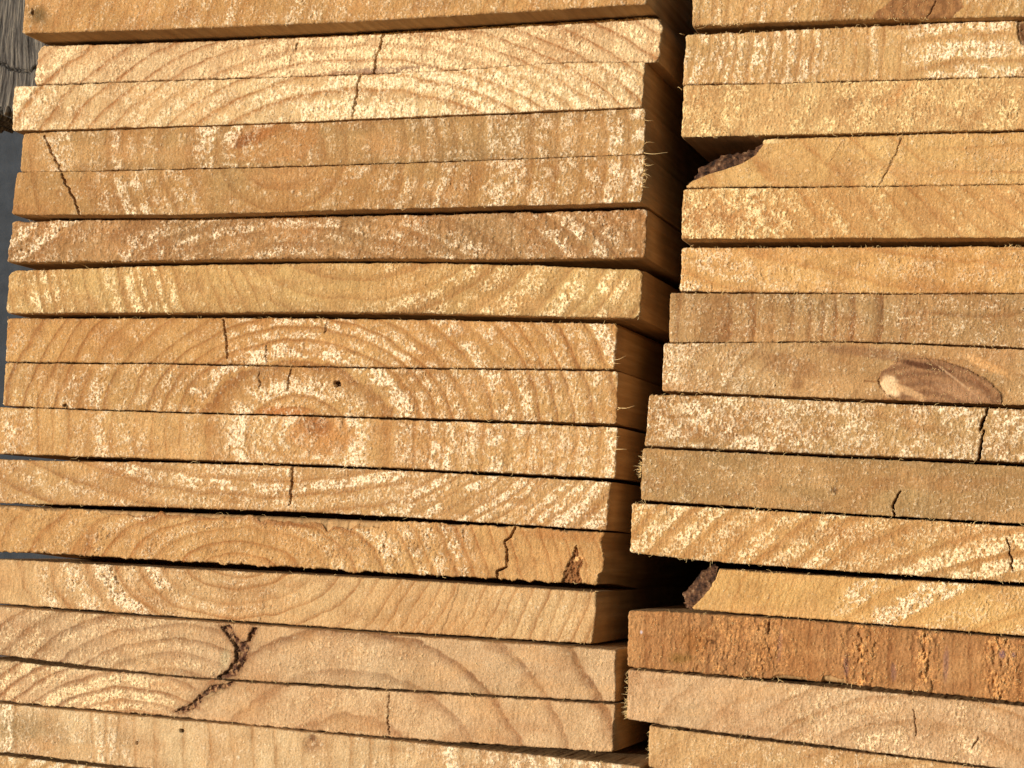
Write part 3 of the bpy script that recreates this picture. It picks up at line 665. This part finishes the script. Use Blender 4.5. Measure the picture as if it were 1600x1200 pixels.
board(group=GR, off=4, left=[(0, 1194), (.12, 1190), (.32, 1180), (.5, 1158), (.62, 1130), (.72, 1104), (.86, 1080), (1, 1071)], right=vert(XR-12, XR-12), top=[(1072, 221), (1194, 218), (1330, 213), (1600, 206)], bot=[(1070, 293), (1600, 288)],
      col=(232, 182, 110), late=(204, 142, 78), rings=[(1750, -220, 1.0, 62, -9000, 1450, .35), (1650, 900, 3.0, 30, 1450, 9000, .35)], con=.55, fuzz=[(1070, .15), (1300, .2), (1420, .4), (1600, .55)], fol=.6, blob=.3, pale=.6, grey=.05,
      bark=([(1195, 217), (1190, 230), (1180, 243), (1157, 255), (1130, 266), (1104, 273), (1080, 284), (1071, 293)], [(1190, 219), (1175, 229), (1150, 234), (1125, 239), (1103, 249), (1088, 259), (1080, 273), (1069, 292)]),
      cracks=[([(1318, 219), (1305, 240), (1296, 256)], .5, 1), ([(1409, 216), (1397, 245), (1375, 288)], .8, 2)],
      stains=[(1205, 221, 22, 5, 0, (244, 216, 160), .7, .3)],
      label='right stack board with missing upper left corner edged in dark bark')
board(group=GR, off=5, left=vert(1067, 1064), right=vert(XR-15, XR-18), tight=1.6, top=[(1067, 297), (1600, 290)], bot=[(1064, 373), (1600, 371)],
      col=(228, 174, 104), late=(190, 128, 68), rings=[(1900, -60, 1.1, 32, -9000, 9000, .5)], con=.55, fuzz=[(1064, 1.0), (1210, .95), (1250, .4), (1380, .35), (1430, .1), (1600, .3)], fol=.4, blob=1.0, pale=.85, palec=(255, 236, 186), grey=.05,
      greyedge=[], stains=[(1130, 335, 90, 34, 0, (184, 128, 78), .35)],
      label='right stack board with bright white flecks massed at its left end')
board(group=GR, off=-4, left=vert(1065, 1062), right=vert(XR-20, XR-22), top=[(1065, 387), (1600, 385)], bot=[(1062, 455), (1330, 458), (1600, 458)],
      col=(232, 176, 102), late=(200, 136, 70), rings=[(1700, -40, 2.0, 36, -9000, 9000, .4)], con=.5, fuzz=[(1060, .6), (1160, .4), (1300, .25), (1600, .4)], fol=.5, blob=.6, pale=.65, grey=.0, pore=.5, nfib=70,
      label='bright orange tan board sixth from top of right stack, without large white flecks')
board(group=GR, off=-3, line=0, left=vert(1047, 1045), right=vert(XR-25, XR-28), tight=1.4, top=[(1047, 459), (1330, 461), (1600, 461)], bot=[(1045, 535), (1364, 534), (1600, 543)],
      col=(196, 152, 98), late=(146, 100, 58), jit=2.4, rings=[(900, 480, .75, 44, -9000, 1430, .6), (1500, 200, 1.2, 60, 1430, 9000, .3)], con=1.1, fuzz=[(1045, .35), (1200, .4), (1600, .45)], fol=.2, blob=.4, pale=.5, grey=.35, pore=.5, rough=1.6,
      greyedge=[(1040, 1300, 't', .4)],
      label='dull brown board seventh from top of right stack, dark curved upright bands')
board(group=GR, off=-3, left=vert(1038, 1034), right=vert(XR-30, XR-35), tight=0.8, top=[(1038, 537), (1364, 537), (1600, 547)], bot=[(1034, 611), (1364, 624), (1600, 633)],
      col=(208, 162, 106), late=(162, 114, 68), rings=[(1480, 640, 2.0, 28, -9000, 9000, .4)], con=.5, fuzz=[(1036, .9), (1110, .6), (1180, .3), (1340, .25), (1600, .3)], fol=.4, blob=.6, pale=.75, grey=.35, pore=.7,
      stains=[(1230, 570, 75, 22, 15, (150, 106, 64), .6), (1370, 552, 110, 12, 6, (140, 100, 66), .65), (1245, 600, 16, 14, 0, (140, 98, 60), .6), (1540, 570, 60, 9, 25, (232, 180, 116), .6)],
      marks=[(1392, 604, 17, 24, -35, (240, 206, 160), .95), (1420, 612, 30, 8, 25, (222, 180, 130), .7), (1450, 573, 60, 6, 12, (88, 52, 32), .85), (1530, 600, 40, 5, 38, (128, 84, 54), .6), (1400, 630, 24, 6, 10, (150, 80, 44), .7), (1500, 612, 50, 14, 12, (196, 152, 112), .5), (1562, 622, 7, 14, 10, (100, 64, 40), .6), (1450, 600, 60, 2.5, 28, (140, 98, 66), .6), (1490, 590, 50, 2, 38, (214, 176, 136), .6)],
      parts=[dict(name='knot', poly=[(1374, 590), (1380, 578), (1400, 566), (1424, 559), (1470, 563), (1510, 575), (1545, 595), (1562, 612), (1568, 634), (1500, 634), (1420, 630), (1384, 616)], col=(160, 118, 82), st=.85, ctr=(1450, 660), cs=1.5, fr=.42, col2=(108, 72, 48), smooth=.35, rel=.5, lumps=1.3)],
      cracks=[([(1440, 560), (1470, 563), (1512, 576), (1540, 592)], 1.0, .6), ([(1374, 588), (1374, 600), (1384, 616), (1400, 626)], 1.6, 1.6), ([(1352, 595), (1376, 597)], 1.2, 1.5)],
      label='right stack board with large pale brown seed shaped knot on its lower edge')
board(group=GR, off=-4, left=vert(1014, 1007), right=vert(XR-40, XR-50), top=[(1014, 617), (1060, 617), (1330, 628), (1600, 640)], bot=[(1007, 697), (1060, 699), (1330, 711), (1600, 722)],
      col=(204, 158, 98), late=(164, 118, 68), rings=[(1700, 300, 1.6, 44, -9000, 9000, .4)], con=.45, fuzz=[(1010, .65), (1200, .85), (1400, .7), (1600, .8)], fol=.25, blob=.6, pale=.7, grey=.3, rough=1.4, pore=.5,
      greyedge=[(1080, 1300, 'b', .4)],
      cracks=[([(1544, 636), (1538, 655), (1530, 672)], 6.0, 8), ([(1537, 673), (1532, 700), (1528, 722)], 6.0, 8)],
      label='speckled right stack board with thick broken black crack near the photo edge')
board(group=GR, off=-4, left=vert(1005, 1001), right=vert(XR-55, XR-60), tight=0.1, top=[(1005, 700), (1060, 703), (1600, 729)], bot=[(1001, 781), (1060, 785), (1296, 800), (1600, 818)],
      col=(192, 150, 94), late=(174, 126, 74), rings=[(1500, 350, 1.0, 34, -9000, 1200, .4), (1900, 2000, 1.0, 90, 1200, 9000, .2)], con=.4, fuzz=[(1000, .45), (1160, .4), (1600, .25)], fol=.4, blob=.5, pale=.5, grey=.4, pore=.4,
      greyedge=[(1130, 1560, 't', .85)],
      stains=[(1305, 766, 9, 9, 0, (110, 76, 44), .8, -.4, .8)],
      cracks=[([(1406, 768), (1400, 782), (1395, 790), (1396, 806)], 3.0, 4)],
      fringe=[(1002, 705, 999, 745, 46, 7)],
      label='smooth dull board tenth in right stack, grey upper edge, one small dark dot')
board(group=GR, off=-2, left=vert(987, 984), right=vert(XR-65, XR-70), top=[(987, 786), (1060, 790), (1296, 804), (1600, 823)], bot=[(984, 863), (1060, 872), (1600, 911)],
      col=(224, 168, 98), late=(192, 132, 72), rings=[(1900, 1700, 1.0, 46, -9000, 1300, .5), (1700, 1150, 1.6, 44, 1300, 9000, .5)], con=.55, fuzz=[(985, .75), (1100, .85), (1300, .95), (1600, .95)], fol=.75, blob=.35, pale=.8, palec=(253, 234, 194), rough=1.6, pore=.5, grey=.05, nfib=70,
      greyedge=[(1350, 1600, 'b', .4)],
      cracks=[([(1574, 844), (1579, 868), (1583, 892)], 2.0, 4)],
      label='right stack board with broad slanting creamy stripes, above the black gap')
board(group=GR, off=-4, left=[(0, 1122), (.3, 1116), (.6, 1104), (.85, 1088), (1, 1082)], right=vert(XR-75, XR-80), top=[(1060, 882), (1121, 888), (1600, 917)], bot=[(1082, 952), (1330, 972), (1600, 994)],
      col=(236, 182, 106), late=(208, 146, 78), rings=[(1800, 1350, .75, 14, -9000, 1290, .4), (1900, 1480, 1.35, 50, 1290, 9000, .35)], con=.5, fuzz=[(1080, .1), (1290, .1), (1330, .75), (1600, .9)], fol=1.0, blob=.2, pale=.7, pore=.4, grey=.0, rough=.7,
      bark=([(1122, 886), (1118, 905), (1104, 930), (1088, 945), (1082, 953)], [(1110, 882), (1092, 892), (1074, 914), (1063, 932), (1068, 950)]),
      splinters=[(1112, 887, -2, -12, 2, 1.2)],
      label='orange right stack board with dark brown bark on its slanting left edge')
board(group=GR, off=1, left=vert(982, 980), right=vert(XR-85, XR-90), top=[(982, 954), (1060, 957), (1330, 976), (1600, 999)], bot=[(980, 1041), (1060, 1049), (1330, 1070), (1600, 1098)],
      col=(190, 130, 78), late=(142, 88, 50), rings=[(3400, 1000, 1.0, 34, -9000, 9000, .5)], con=.6, fuzz=[(980, .3), (1060, .3), (1120, .6), (1190, .6), (1270, .2), (1310, .3), (1345, .95), (1375, .3), (1420, .2), (1445, 1.0), (1480, .15), (1530, .2), (1555, .9), (1600, .4)], fol=.1, blob=.2, pale=.55, palec=(226, 170, 108), rough=2.0, lump=.6, pore=.9, grey=.0, saw=.03, rag=1.6,
      chips=[(1205, 1262, 5, 'b'), (1282, 1322, 9, 'b')],
      stains=[(1085, 1000, 36, 30, 20, (150, 96, 40), .6, -.3, .8), (1062, 1028, 26, 12, 0, (128, 96, 40), .7, 0, .8), (1112, 1003, 10, 4, 10, (70, 40, 20), .8, -.5), (1218, 1010, 5, 38, 5, (140, 100, 92), .4), (1322, 1042, 6, 24, 0, (130, 94, 96), .5), (1396, 1052, 6, 18, 0, (130, 94, 96), .45), (1478, 1035, 6, 40, 3, (130, 96, 96), .5), (1566, 1022, 7, 10, 0, (116, 86, 104), .8), (1584, 1023, 5, 6, 0, (116, 86, 104), .8), (1002, 988, 3, 4, 0, (206, 200, 214), .9)],
      cracks=[([(1200, 972), (1201, 990)], 2.6, 2), ([(1198, 1004), (1206, 1024), (1212, 1052)], 1.0, 1)],
      label='rough orange brown right stack board with small purplish stains, third from bottom')
board(group=GR, off=1, line=.1, left=vert(981, 979), right=vert(XR-95, XR-100), top=[(981, 1046), (1060, 1053), (1330, 1077), (1600, 1104)], bot=[(979, 1124), (1060, 1136), (1330, 1170), (1600, 1205)],
      col=(230, 186, 140), late=(180, 128, 78), rings=[(1430, 1260, 1.6, 52, -9000, 9000, .45)], con=.65, fuzz=[(980, .25), (1200, .2), (1260, .8), (1400, .7), (1470, .3), (1500, .8), (1600, .2)], fol=.4, blob=.4, pale=.6, palec=(248, 224, 184), grey=.2,
      cracks=[([(1428, 1108), (1430, 1128), (1431, 1150)], 1.2, 2), ([(1528, 1152), (1520, 1170)], 1.4, 2)],
      fringe=[(979, 1046, 978, 1122, 60, 7)],
      label='pinkish tan right stack board, hairy frayed left edge, sweeping brown bands')
board(group=GR, off=-1, left=vert(1014, 1013), right=vert(XR-100, XR-105), top=[(1014, 1134), (1060, 1141), (1330, 1174), (1600, 1209)], bot=[(1013, 1218), (1060, 1226), (1600, 1300)],
      col=(230, 182, 122), late=(188, 134, 80), rings=[(1500, 1500, 1.5, 48)], con=.5, fuzz=[(1010, .3), (1200, .6), (1600, .5)], fol=.5, grey=.1,
      fringe=[(1014, 1136, 1013, 1200, 26, 5)],
      label='lowest board of right stack, cut by bottom photo edge, left end set in')

# where the lower board stands proud its upper arris hides the joint; keep the boards resting on one another
for i, k in enumerate(BOARDS):
    make(k, i+1)
lo = min((o.bound_box[j][2] for o in scene.objects if o.type == 'MESH' and o.name.startswith('wooden_board') for j in range(8)))
print('lowest board z', lo)
